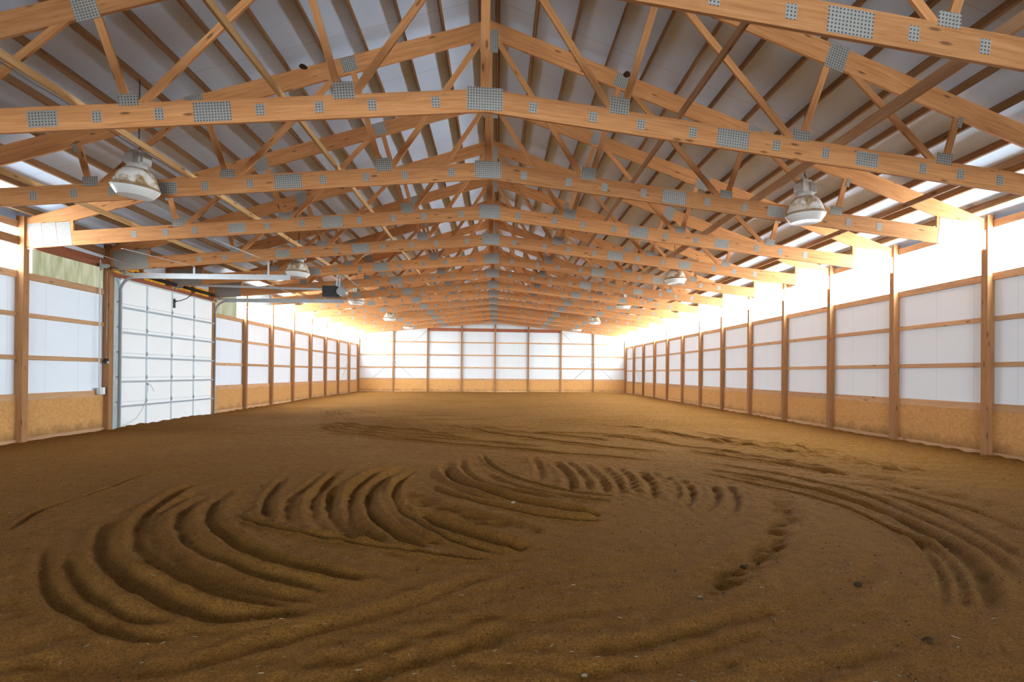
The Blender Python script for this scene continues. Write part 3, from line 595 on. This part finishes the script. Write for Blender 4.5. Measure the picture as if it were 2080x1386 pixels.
# ================================================================== ROOF TRUSSES
HALF = 9.04
SL = math.atan(1 / 3); SB = math.atan(.1)
TH = .019
def truss_pieces():
    P = []
    Z = lambda p: p
    for s in (-1, 1):
        t = lambda d: (s * d, 7.31 - d / 3.0)
        # top chord: ridge plumb cut to heel
        pts = [(0, 7.31), (0, 7.31 - TC), (s * 8.15, 7.31 - 8.15 / 3 - TC), (s * 8.15, 7.31 - 8.15 / 3 - TC + .02), (s * HALF, 7.31 - HALF / 3 - .12), (s * HALF, 7.31 - HALF / 3)]
        P.append(('top_chord', pts, -TH, TH, -s * SL, (s * 4.5, 5.7), 'truss', None))
        pts = [(0, 4.92), (0, 4.92 - BC), (s * HALF, 4.92 - BC - .1 * HALF), (s * HALF, 4.92 - .1 * HALF), ]
        P.append(('bottom_chord', pts, -TH, TH, -s * SB, (s * 4.5, 4.4), 'truss', None))
        pts = [(s * 8.10, 4.92 - .81), (s * 8.10, 7.31 - 8.1 / 3 - TC), (s * HALF, 7.31 - HALF / 3 - .12), (s * HALF, 4.92 - .1 * HALF)]
        P.append(('heel_wedge', pts, -TH, TH, -s * SL, (s * 8.5, 4.2), 'truss', None))
        def web(a, c, w):
            ax, az = a; cx, cz_ = c; d = math.hypot(cx - ax, cz_ - az); ux, uz = (cx - ax) / d, (cz_ - az) / d; px, pz = -uz * w / 2, ux * w / 2
            pts = [(s * (ax + px), az + pz), (s * (cx + px), cz_ + pz), (s * (cx - px), cz_ - pz), (s * (ax - px), az - pz)]
            P.append(('web', pts, -.017, .017, math.atan2(cz_ - az, s * (cx - ax)), (s * (ax + cx) / 2, (az + cz_) / 2), 'truss', None))
        web((1.60, 4.74), (.12, 6.99), .089); web((1.74, 4.72), (2.24, 6.42), .089)
        web((4.00, 4.50), (2.30, 6.40), .089); web((4.14, 4.49), (4.54, 5.66), .089)
        web((6.02, 4.30), (4.70, 5.56), .089); web((6.18, 4.28), (6.40, 5.06), .089)
        def plate(x, z, w, h, ang=0.0, hm='plate', lab=None):
            c_, s_ = math.cos(ang), math.sin(ang)
            pts = [(s * x + dx * c_ - dz * s_, z + dx * s_ + dz * c_) for dx, dz in ((-w / 2, -h / 2), (w / 2, -h / 2), (w / 2, h / 2), (-w / 2, h / 2))]
            P.append(('connector_plate', pts, -TH - .003, -TH, ang, (s * x, z), hm, lab))
        for x, z, w, h in ((1.70, 4.80, .25, .21), (4.13, 4.545, .22, .135), (6.165, 4.335, .22, .145)): plate(x, z, w, h, -s * SB)
        plate(4.62, 5.61, .27, .34, -s * SL); plate(2.27, 6.42, .24, .24, -s * SL); plate(6.39, 4.84, .07, .15, -s * .28)
        for x, w, h in ((3.20, .42, .232), (5.05, .32, .19)): plate(x, zb(x), w, h, -s * SB)
        for x in (.60, 1.36, 1.98, 2.66, 3.79, 4.47, 5.85, 6.40, 6.98): plate(x, zb(x), .10, .135, -s * SB)
        for i in range(3):
            x = 8.26 + i * .257; plate(x, 4.045 - i * .022, .25, .46, -s * .12, 'heelplate')
    P.append(('king_post', [(-.057, 4.80), (.057, 4.80), (.057, 7.02), (-.057, 7.02)], -.019, .019, PI / 2, (0, 5.9), 'truss', None))
    P.append(('ridge_plate', [(-.22, 4.65), (.22, 4.65), (.22, 4.935), (-.22, 4.935)], -TH - .004, -TH, 0, (0, 4.79), 'plate', 'grey perforated ridge splice plate'))
    P.append(('ridge_plate', [(-.15, 6.76), (.15, 6.76), (.15, 7.14), (-.15, 7.14)], -TH - .004, -TH, 0, (0, 6.95), 'plate', 'perforated plate under the ridge'))
    return P
def zb(x): return 4.92 - .1 * x - BC / 2
ZB = 3.735
pieces = []
for name, pts, y0, y1, ang, org, mk, lab in truss_pieces():
    me = poly_mesh(pts, y0, y1, ang, org); me.materials.append(M[mk])
    mw = rot_y_mat(ang, org); mw.translation.z -= ZB
    pieces.append((name, me, mw, lab, org))
def host(name, org):
    """Each nail plate belongs to the chord it is pressed into."""
    if name == 'ridge_plate': return 'king_post', 0
    if name != 'connector_plate': return None
    s = 1 if org[0] > 0 else -1
    top = org[1] > 4.92 - .1 * abs(org[0]) + .3
    return ('top_chord' if top else 'bottom_chord'), s
proto = None
for k in range(-2, 12):
    e = empty('roof_truss', (X0, yk(k), ZB))
    nth = 12 - k
    vis = k + 3
    if k == -2: lab = 'nearest roof truss, showing only its plated lower chord by the plain long wall'
    elif k < 5: lab = f'timber roof truss with steel nail plates, {ORD[vis]} counted from the viewer'
    else: lab = f'timber roof truss with steel nail plates, {ORD[nth]} counted from the far end wall'
    tag(e, lab, 'truss', 'timber roof trusses')
    if proto is None:
        proto = []; hosts = {}
        for name, me, mw, pl, org in pieces:
            if host(name, org) is None:
                o = link(name, me, None, e, mw); proto.append((o, []))
                hosts[(name, 0 if name == 'king_post' else (1 if org[0] > 0 else -1))] = (len(proto) - 1, mw)
        for name, me, mw, pl, org in pieces:
            h_ = host(name, org)
            if h_ is not None:
                i, hm = hosts[h_]
                o = link(name, me, None, proto[i][0], hm.inverted() @ mw)
                if pl: o['label'] = pl
                proto[i][1].append(o)
    else:
        for p, subs in proto:
            c = p.copy(); C.objects.link(c); c.parent = e
            for q in subs:
                d = q.copy(); C.objects.link(d); d.parent = c
# ================================================================== PURLINS AND LATERAL BRACES
for s, nm in ((-1, 'slope above the overhead door'), (1, 'slope above the plain long wall')):
    for i in range(15):
        d = .14 + .62 * i
        x = X0 + s * d; z = ztop(x) + PUR / 2 / math.cos(SL)
        nrm = (s * math.sin(SL), 0, math.cos(SL))
        o = board('roof_purlin', (x, YB, z), (x, YF + .1, z), .038, PUR, M['purlin'], None, nrm)
        tag(o, f'long timber purlin of the roof {nm}, {ORD[i + 1]} below the ridge', 'purlin', 'purlins of the roof ' + nm)
for x, h, nm in ((-2.50, .089, 'innermost brace on the overhead door side'), (-4.77, .089, 'middle brace on the overhead door side'), (-7.05, .089, 'outermost brace on the overhead door side'),
                 (2.42, .089, 'innermost brace on the plain wall side'), (4.66, .14, 'wide middle brace on the plain wall side'), (6.92, .089, 'outermost brace on the plain wall side')):
    z = zbot(x) + h / 2
    tag(board('lateral_brace', (x, YB, z), (x, YF, z), .038, h, M['brace'] if x < 0 else M['girt']), f'long timber lying along the truss bottom chords, {nm}', 'brace', 'lateral braces along the trusses')  # darker wood on the plain wall side stands in for its shade
bm = bmesh.new(); tube_pts(bm, [(-4.86, 5.0 + i * .5, 4.47 + .012 * math.sin(i * 1.7)) for i in range(52)], .007, 6)
tag(fin('lamp_cable', bm, M['cable']), 'thin pale lamp cable running along the middle brace on the overhead door side', 'cable')
# ================================================================== HIGH BAY LAMPS
def lamp_parts():
    bm = bmesh.new()
    add_lathe(bm, [(.105, .29), (.115, .275), (.15, .262), (.19, .225), (.225, .165), (.255, .09), (.268, .035), (.285, .02), (.288, .008), (.278, 0), (.262, .03), (.248, .09), (.215, .16), (.18, .215), (.14, .25), (.10, .265)], 48)
    dome_ = bm
    bm2 = bmesh.new()
    rings = add_lathe(bm2, [(.274, .004), (.281, -.004), (.276, -.020), (.245, -.058), (.215, -.098), (.205, -.106), (.12, -.100), (.06, -.097)], 48); bm2.faces.new(rings[-1])
    bm3 = bmesh.new()
    add_cyl(bm3, (0, 0, .26), (0, 0, .33), .13, .12, 24)
    add_box(bm3, (0, 0, .40), (.27, .17, .15)); add_box(bm3, (-.15, 0, .40), (.03, .13, .12)); add_box(bm3, (.15, 0, .40), (.03, .13, .12))
    for i in range(7): add_box(bm3, (.02 + i * .018, -.09, .40), (.006, .02, .13))
    add_box(bm3, (-.02, 0, .49), (.18, .12, .04)); add_box(bm3, (-.02, 0, .515), (.20, .14, .012))
    return dome_, bm2, bm3
def chain_mesh(top):
    bm4 = bmesh.new()
    tube_pts(bm4, [(0, 0, .52), (0, 0, .55), (.018, 0, .565), (.022, 0, .585), (.008, 0, .60), (-.01, 0, .595)], .006, 8)
    n = int((top - .60) / .024)
    for i in range(n + 1):
        z = .605 + i * (top - .605) / n; pts = []
        for a in range(9):
            t = 2 * PI * a / 8; u, v_ = .009 * math.cos(t), .018 * math.sin(t)
            pts.append((u, 0, z + v_) if i % 2 else (0, u, z + v_))
        tube_pts(bm4, pts, .0032, 5)
    return bm4
lampY = {-1: [(8.798, 4.04), (15.552, 4.006), (22.29, 4.10), (28.445, 4.045), (34.263, 4.095)], 1: [(8.611, 3.972), (15.266, 4.032), (22.22, 4.134), (28.221, 4.021), (34.57, 4.152)]}
LS = 1.07
src = None
for s in (-1, 1):
    side = 'overhead door side' if s < 0 else 'plain wall side'
    for i, (ly, lz) in enumerate(lampY[s]):
        lx = X0 + s * 5.10 + s * (.11 if i == 2 else 0)
        e = empty('high_bay_lamp', (lx, ly, lz)); e.scale = (LS, LS, LS)
        if i == 0: lab = 'large white bell shaped hanging lamp, ' + ('rust lined, nearest on the overhead door side' if s < 0 else 'brown stained dome, nearest on the plain wall side')
        else: lab = f'white bell shaped hanging lamp, {ORD[i + 1]} from the viewer on the {side}'
        tag(e, lab, 'lamp', 'hanging high bay lamps'); e.rotation_euler = (0, math.radians(5 if (s < 0 and i == 0) else -2 * s), math.radians((20, -35, 60, 10, 80)[i] * s))
        if src is None:
            a, b_, c = lamp_parts()
            src = [fin('reflector', a, M['dome'], e, True), fin('lens', b_, M['lens'], e, True), fin('ballast_housing', c, M['housing'], e)]
        else:
            for p in src:
                q = p.copy(); C.objects.link(q); q.parent = e
        hc = fin('hook_chain', chain_mesh((ztop(lx) - lz) / LS + .01), M['steel_dark'], e)
        pv = Vector((0, 0, .56)); hc.matrix_local = Matrix.Translation(pv) @ e.rotation_euler.to_matrix().inverted().to_4x4() @ Matrix.Translation(-pv)
# ================================================================== OVERHEAD DOOR
D = empty('door_1', (-9.03, (DY0 + DY1) / 2, 0)); tag(D, 'closed white sectional overhead door with grey struts', 'door', kind='structure')
dyc = (DY0 + DY1) / 2; dl = DY1 - DY0
SECS = []
def dpart(name, bm, m, smooth=False, lab=None, par=None):
    o = fin(name, bm, m, par or D, smooth)
    if lab: o['label'] = lab
    return o
SEC = .605
for i in range(6):
    bm = bmesh.new(); z0 = i * SEC - (.12 if i == 0 else 0)
    z1 = (i + 1) * SEC - .004
    add_box(bm, (-.025, 0, (z0 + z1) / 2), (.045, dl - .03, z1 - z0))
    bmesh.ops.bevel(bm, geom=list(bm.edges), offset=.004, segments=1, affect='EDGES')
    SECS.append(dpart('door_section', bm, M['door']))
styl = [-dl / 2 + .03, 15.776 - dyc, 16.92 - dyc, 18.08 - dyc, dl / 2 - .03]
for i in range(6):
    for y in styl:
        w = .055 if 0 < styl.index(y) < 4 else .075
        bm = bmesh.new(); add_box(bm, (.004, y, (i + .5) * SEC), (.010, w, SEC - .012)); dpart('door_stile', bm, M['stile'], par=SECS[i])
for i in range(1, 6):
    z = i * SEC - .115
    bm = bmesh.new()
    add_box(bm, (.034, 0, z), (.050, dl - .04, .012)); add_box(bm, (.058, 0, z + .018), (.006, dl - .04, .034)); add_box(bm, (.012, 0, z + .012), (.006, dl - .04, .035))
    dpart('door_strut', bm, M['strut'], par=SECS[i - 1])
    for y in styl:
        bm = bmesh.new()
        add_box(bm, (.012, y, i * SEC + .028), (.006, .055, .055)); add_box(bm, (.012, y, i * SEC - .028), (.006, .055, .055))
        add_cyl(bm, (.022, y - .035, i * SEC), (.022, y + .035, i * SEC), .011, None, 10)
        if y in (styl[0], styl[-1]):
            sg = -1 if y < 0 else 1
            add_cyl(bm, (.035, y, i * SEC + .012), (.035, y + sg * .13, i * SEC + .012), .007, None, 8); add_cyl(bm, (.035, y + sg * .10, i * SEC + .012), (.035, y + sg * .125, i * SEC + .012), .022, None, 14)
        dpart('door_hinge', bm, M['hinge'], par=SECS[i - 1])
bm = bmesh.new(); add_box(bm, (.02, 0, 6 * SEC - .018), (.05, dl - .03, .028)); dpart('top_rail', bm, M['galv'], par=SECS[5])
# operator bracket and arm on the centre stile
bm = bmesh.new(); add_box(bm, (.02, .06, 3.30), (.02, .07, .26)); add_box(bm, (.05, .06, 3.36), (.05, .03, .04))
tube_pts(bm, [(.07, .06, 3.36), (.16, .12, 3.39), (.30, .18, 3.47), (.44, .19, 3.62)], .012, 8); dpart('operator_arm', bm, M['black'], lab='black operator arm and bracket at the top of the door')
# pull rope hanging on the second stile
bm = bmesh.new(); y1 = styl[1]
tube_pts(bm, [(.035, y1 + .02, 1.02), (.04, y1, .93), (.045, y1 - .08, .62), (.05, y1 - .25, .36), (.055, y1 - .5, .17), (.06, y1 - .78, .07), (.06, y1 - 1.0, .03)], .005, 8)
tube_pts(bm, [(.035, y1 + .02, 1.02), (.05, y1 + .10, 1.01), (.055, y1 + .17, .93), (.055, y1 + .24, .83)], .005, 8)
add_box(bm, (.03, y1 + .02, 1.03), (.03, .05, .05)); dpart('pull_rope', bm, M['rope'])
# tracks
def track(yt, lab, inner, xend):
    e = empty('door_track', (-8.98, yt, 0)); tag(e, lab, 'track', 'tracks of the overhead door')
    sg = -1 if inner > 0 else 1
    bm = bmesh.new(); add_box(bm, (0, 0, 1.6), (.055, .006, 3.4)); add_box(bm, (.026, sg * .016, 1.6), (.006, .03, 3.4)); add_box(bm, (-.026, sg * .016, 1.6), (.006, .03, 3.4)); fin('vertical_track', bm, M['galv_dull'], e)
    bm = bmesh.new()
    pts = [(.0, 0, 3.28)]
    for i in range(0, 11):
        a = i / 10 * PI / 2; pts.append((.36 - .36 * math.cos(a), 0, 3.30 + .36 * math.sin(a)))
    prev = None
    for i, (px, py, pz) in enumerate(pts):
        j = max(1, min(i, len(pts) - 1)); t = Vector(pts[j]) - Vector(pts[j - 1]); t.normalize(); nrm = Vector((t.z, 0, -t.x))
        ring = [bm.verts.new(Vector((px, py, pz)) + nrm * u + Vector((0, v_, 0))) for u, v_ in ((-.028, -.018), (.028, -.018), (.028, .018), (-.028, .018))]
        if prev:
            for k in range(4): bm.faces.new((prev[k], prev[k - 1], ring[k - 1], ring[k]))
        prev = ring
    fin('curved_track', bm, M['galv_dull'], e)
    bm = bmesh.new(); L = xend + 8.98; z = 3.655
    for dz in (-.03, .03): add_box(bm, ((.34 + L) / 2, 0, z + dz), (L - .34, .036, .006))
    add_box(bm, ((.34 + L) / 2, -sg * .018, z), (L - .34, .005, .066)); add_box(bm, ((.1 + L) / 2, -sg * .022, z + .062), (L - .1, .005, .06)); add_box(bm, ((.1 + L) / 2, -sg * .002, z + .092), (L - .1, .042, .005))
    o = fin('horizontal_track', bm, M['galv'], e); o.rotation_euler = (0, -math.radians(.7), 0)
    return e
tL = track(DY0 + .0, 'galvanised door track with long overhead run, nearer the viewer', -1, -4.98)
tR = track(DY1 + .03, 'galvanised door track with long overhead run, farther from the viewer', 1, -4.92)
def perf(name, e, pa, pb, w=.035):
    o = board(name, pa, pb, .004, w, M['galv'], e); return o
def hanger(e, x, ztop_, dy):
    q = e.location
    perf('track_hanger', e, (x - q.x, .0, 3.70), (x - q.x, dy * .0, ztop_), .045)
for xh in (-7.29, -5.55):
    board('track_hanger', (xh + 8.98, -.02, 3.68), (xh + 8.98, -.02, 3.95 if xh < -6 else 4.12), .045, .005, M['galv'], tL, (0, 1, 0))
    board('hanger_angle', (xh + 8.98, yk(1) + .03 - DY0, 3.80 if xh < -6 else 4.03), (xh + 8.98, -.02, 3.95 if xh < -6 else 4.12), .04, .005, M['galv'], tL, (0, 0, 1))
    board('track_hanger', (xh + 8.98, .02, 3.68), (xh + 8.98, .02, 4.0), .045, .005, M['galv'], tR, (0, 1, 0))
board('hanger_angle', (-8.29 + 8.98, yk(1) + .03 - DY0, 3.86), (-8.66 + 8.98, yk(2) - DY0 - .05, 3.92), .04, .005, M['galv'], tL, (0, 0, 1))
for (xa, ya, za, xb, yb_, zb_) in ((-6.75, yk(3), 3.98, -5.9, DY1 - .02, 3.72),):
    board('hanger_angle', (xa + 8.98, ya - DY1 - .03, za), (xb + 8.98, yb_ - DY1 - .03, zb_), .04, .005, M['galv'], tR, (0, 0, 1))
# jambs
tag(board('door_jamb', (-9.02, DY0 - .115, -.1), (-9.02, DY0 - .115, 3.62), .17, .05, M['galv_dull'], None, (1, 0, 0)), 'grey steel clad jamb between the post and the near edge of the door', 'jamb')
tag(board('door_jamb', (-9.06, DY1 + .06, -.1), (-9.06, DY1 + .06, 3.62), .06, .05, M['galv_dull'], None, (1, 0, 0)), 'grey steel jamb at the far edge of the door', 'jamb')
tag(board('door_header', (-9.04, DY0 - .2, 3.685), (-9.04, DY1 + .2, 3.685), .06, .10, M['red']), 'reddish timber header right above the overhead door', 'header')
for yy in (yk(2) + 1.25, yk(3), yk(3) + 1.3):
    tag(board('header_stud', (-9.08, yy, 3.70), (-9.08, yy, 4.3), .06, .09, M['post'], None, (1, 0, 0)), 'short dark stud over the door header, ' + {0: 'nearest the viewer', 1: 'in the middle', 2: 'farthest from the viewer'}[[yk(2) + 1.25, yk(3), yk(3) + 1.3].index(yy)], 'stud', 'short studs over the door')
# torsion shaft
S = empty('torsion_shaft', (-8.86, dyc, 3.80)); tag(S, 'torsion spring shaft with black coil springs above the overhead door', 'spring shaft')
bm = bmesh.new(); add_cyl(bm, (0, -2.95, 0), (0, 2.5, 0), .0127, None, 12); fin('shaft', bm, M['rust'], S, True)
for a, c in ((-1.95, -.12), (.22, 1.95)):
    bm = bmesh.new(); n = int((c - a) / .011); pts = []
    for i in range(n * 1 + 1):
        for j in range(1): pass
    prof = []
    m_ = int((c - a) / .012)
    for i in range(m_ * 2 + 1):
        prof.append((.047 if i % 2 else .041, a + (c - a) * i / (m_ * 2)))
    r = add_lathe(bm, prof, 14)
    bmesh.ops.rotate(bm, verts=bm.verts, cent=(0, 0, 0), matrix=Matrix.Rotation(-PI / 2, 3, 'X'))
    fin('torsion_spring', bm, M['steel_dark'], S, True)
for y in (-2.38, 2.38):
    bm = bmesh.new(); add_cyl(bm, (0, y - .05, 0), (0, y + .05, 0), .065, .05, 20); add_cyl(bm, (0, y - .06, 0), (0, y - .05, 0), .08, None, 20); fin('cable_drum', bm, M['galv_dull'], S, True)
for y in (-2.95, -.05, .12, 2.48):
    bm = bmesh.new(); add_box(bm, (-.068, y, -.01), (.14, .012, .09)); add_box(bm, (-.142, y, -.02), (.012, .08, .16)); add_cyl(bm, (0, y - .02, 0), (0, y + .02, 0), .04, None, 16); fin('bearing_bracket', bm, M['galv_dull'], S)
# door operator
O = empty('door_operator', (-4.55, 16.95, 3.70)); tag(O, 'black electric door operator hanging at the end of its rail', 'door operator')
bm = bmesh.new(); add_box(bm, (-2.25, 0, .10), (3.7, .05, .012)); add_box(bm, (-2.25, -.025, .08), (3.7, .006, .055)); add_box(bm, (-2.25, .025, .08), (3.7, .006, .055)); o = fin('rail', bm, M['galv'], O); o.rotation_euler = (0, math.radians(.6), 0)
bm = bmesh.new(); add_box(bm, (-.15, 0, .03), (.42, .30, .30)); add_box(bm, (-.12, 0, -.13), (.5, .34, .02)); bmesh.ops.bevel(bm, geom=list(bm.edges), offset=.012, segments=2, affect='EDGES'); fin('motor_box', bm, M['black'], O)
bm = bmesh.new(); add_cyl(bm, (-.10, -.155, .04), (-.10, -.19, .04), .10, None, 28); add_cyl(bm, (-.10, -.19, .04), (-.10, -.205, .04), .03, None, 16); fin('drive_pulley', bm, M['black'], O, True)
bm = bmesh.new(); add_cyl(bm, (.17, -.17, .02), (.17, .16, .02), .125, None, 28); add_cyl(bm, (.17, -.20, .02), (.17, -.17, .02), .075, None, 24)
for i in range(10):
    a = 2 * PI * i / 10; add_box(bm, (.17 + .10 * math.cos(a), -.172, .02 + .10 * math.sin(a)), (.018, .01, .03))
fin('motor', bm, M['motor'], O, True)
for yy in (-.13, .13):
    board('hanger_strap', (.04, yy, .15), (.06, yy, .62), .04, .005, M['galv'], O, (0, 1, 0))
board('hanger_strap', (.09, -.05, .60), (.50, .35, .27), .04, .005, M['galv'], O, (0, 0, 1))
board('hanger_strap', (.30, .0, -.14), (.72, .4, -.30), .035, .005, M['galv'], O, (0, 0, 1))
bm = bmesh.new(); add_box(bm, (.50, .1, .10), (.07, .06, .10)); add_cyl(bm, (.40, .05, .02), (.5, .09, .09), .008, None, 8); fin('limit_switch', bm, M['housing'], O)
# electrical bits beside the door
bm = bmesh.new(); tube_pts(bm, [(-9.06, 14.055, .98), (-9.06, 14.055, 3.95)], .014, 10)
tag(fin('electrical_conduit', bm, M['pvc'], None, True), 'grey vertical conduit beside the post next to the overhead door', 'conduit')
J = box_obj('junction_box', (-9.05, 14.11, .90), (.08, .18, .16), M['pvc']); tag(J, 'grey junction box at the bottom of the conduit on the kick rail', 'box')
bm = bmesh.new(); add_box(bm, (.043, .035, 0), (.006, .085, .15)); c_ = fin('box_cover', bm, M['galv'], J)
bm = bmesh.new(); tube_pts(bm, [(-9.04, yk(2) - .085, 3.70), (-9.045, yk(2) - .083, 3.0), (-9.04, yk(2) - .086, 2.2), (-9.042, yk(2) - .084, 1.66)], .007, 8)
tag(fin('power_cord', bm, M['cable'], None, True), 'pale cord hanging down the post beside the overhead door', 'cord')
bm = bmesh.new(); add_box(bm, (0, 0, 0), (.10, .05, .12)); bmesh.ops.bevel(bm, geom=list(bm.edges), offset=.012, segments=2, affect='EDGES'); add_cyl(bm, (0, -.02, 0), (0, -.05, 0), .035, None, 16)
P_ = fin('control_button', bm, M['black'], loc=(-9.04, yk(2) - .095, 1.60)); tag(P_, 'small black control button box on the post beside the door', 'switch')
bm = bmesh.new(); add_box(bm, (.045, -.02, -.03), (.03, .03, .05)); fin('plug', bm, M['housing'], P_)
# ================================================================== NESTS, CLODS, STONES, LITTER
def lump(name, loc, s, m, label, cat, seed, group=None):
    bm = bmesh.new(); bmesh.ops.create_icosphere(bm, subdivisions=3, radius=1.0); r = random.Random(seed)
    dirs = [(Vector((r.uniform(-1, 1), r.uniform(-1, 1), r.uniform(-1, 1))).normalized(), r.uniform(-.35, .4)) for _ in range(14)]
    for v in bm.verts:
        k = 1 + sum(a * max(0, v.co.normalized().dot(d)) ** 5 for d, a in dirs)
        v.co = Vector((v.co.x * s[0], v.co.y * s[1], v.co.z * s[2])) * k
    o = fin(name, bm, m, None, True, loc); tag(o, label, cat, group); return o
lump('mud_nest', (-3.03, yk(0) - .03, ztop(-3.03) + .0), (.06, .05, .035), M['nest'], 'dark mud nest on the truss top chord over the overhead door side', 'nest', 5)
lump('mud_nest', (2.28, yk(0) - .03, ztop(2.28) + .0), (.06, .05, .05), M['nest'], 'dark mud nest on the truss top chord over the plain wall side', 'nest', 6)
for i, (x, y, r_, lab) in enumerate(((2.568, 3.602, .022, 'dark soil clod beside the big curved track, alone on smooth soil'), (2.433, 2.818, .022, 'black soil clod nearest the viewer on the plain wall side'),
        (1.973, 4.093, .018, 'dark clod at the end of the trodden track'), (2.12, 4.13, .014, 'small dark clod just beside the trodden track end'))):
    lump('soil_clod', (x, y, ground_z(x, y) + r_ * .35), (r_ * 1.2, r_, r_ * .75), M['clod'], lab, 'clod', 20 + i, 'soil clods')
for i, (x, y, r_, lab) in enumerate(((.546, 2.677, .012, 'pale pebble at the very front of the soil'), (.306, 6.046, .017, 'pale pebble between the curved grooves'), (1.43, 3.52, .015, 'pale bark chip on the soil'))):
    lump('pebble', (x, y, ground_z(x, y) + r_ * .4), (r_ * 1.2, r_, r_ * .7), M['pebble'], lab, 'pebble', 40 + i)
# straw crumbs and small crumbs scattered over the soil (nobody could count them)
def litter(name, n, m, seed, straw, label, cat):
    r = np.random.RandomState(seed)
    y = 2.3 + 11 * r.rand(n) ** 1.7; x = (r.rand(n) * 2 - 1) * np.minimum(8.7, y * 1.05)
    z = floor_height(x, y); V = []; F = []
    for i in range(n):
        if straw: L, w = r.uniform(.006, .022), r.uniform(.001, .0022)
        else: L = r.uniform(.0025, .0075); w = L * r.uniform(.6, .9)
        a = r.uniform(0, PI); ux, uy = math.cos(a), math.sin(a); t = r.uniform(-.25, .25); hh = w * (1.2 if straw else .9)
        c0 = np.array([x[i], y[i], z[i] + hh * .5]); b0 = len(V)
        for sx, sy, sz in ((-1, -1, -.4), (1, -1, -.4), (1, 1, -.4), (-1, 1, -.4), (-.7, -.5, 1), (.6, -.6, 1), (.7, .5, 1), (-.6, .6, 1)):
            V.append((c0[0] + ux * sx * L - uy * sy * w, c0[1] + uy * sx * L + ux * sy * w, c0[2] + sz * hh + t * sx * L * (.5 if straw else 0)))
        F += [(b0 + 4, b0 + 5, b0 + 6, b0 + 7), (b0, b0 + 1, b0 + 5, b0 + 4), (b0 + 1, b0 + 2, b0 + 6, b0 + 5), (b0 + 2, b0 + 3, b0 + 7, b0 + 6), (b0 + 3, b0, b0 + 4, b0 + 7), (b0 + 3, b0 + 2, b0 + 1, b0)]
    me = bpy.data.meshes.new(name); me.from_pydata(V, [], F); me.update()
    tag(link(name, me, m), label, cat, kind='stuff')
litter('straw_litter', 700, M['pebble'], 11, True, 'pale straw bits scattered over the arena soil', 'straw')
litter('soil_crumbs', 1500, M['crumb'], 12, False, 'small dark soil crumbs scattered over the arena', 'dirt')
# ================================================================== WORLD, CAMERA, RENDER LOOK
w = bpy.data.worlds.new('World'); sc.world = w; w.use_nodes = True
bg = w.node_tree.nodes.get('Background') or w.node_tree.nodes.new('ShaderNodeBackground')
bg.inputs[0].default_value = (.8, .9, 1, 1); bg.inputs[1].default_value = .3
F, PX, PY = 1144.4034, 1124.4054, 754.4112
yaw, pitch, roll = .1005, .0047, .0084
cam = bpy.data.cameras.new('camera'); co = bpy.data.objects.new('camera', cam); C.objects.link(co)
cam.sensor_fit = 'HORIZONTAL'; cam.sensor_width = 36.0; cam.lens = F / 2080 * 36
cam.shift_x = -(PX - 1040) / 2080; cam.shift_y = (PY - 693) / 2080
cam.clip_start = .05; cam.clip_end = 200
r0 = Vector((math.cos(yaw), -math.sin(yaw), 0)); f0 = Vector((math.sin(yaw), math.cos(yaw), 0)); u0 = Vector((0, 0, 1))
fw = math.cos(pitch) * f0 + math.sin(pitch) * u0; u2 = -math.sin(pitch) * f0 + math.cos(pitch) * u0
rr = math.cos(roll) * r0 + math.sin(roll) * u2; uu = -math.sin(roll) * r0 + math.cos(roll) * u2
mw = Matrix((rr, uu, -fw)).transposed().to_4x4(); mw.translation = (.1153, 0, 1.3868); co.matrix_world = mw
sc.camera = co
vs = sc.view_settings; vs.view_transform = 'Standard'; vs.look = 'None'; vs.exposure = EXPO; vs.gamma = 1.0; vs.use_curve_mapping = False
sc.cycles.max_bounces = 10; sc.cycles.diffuse_bounces = 7; sc.cycles.use_denoising = True
sc.cycles.sample_clamp_indirect = 6.0
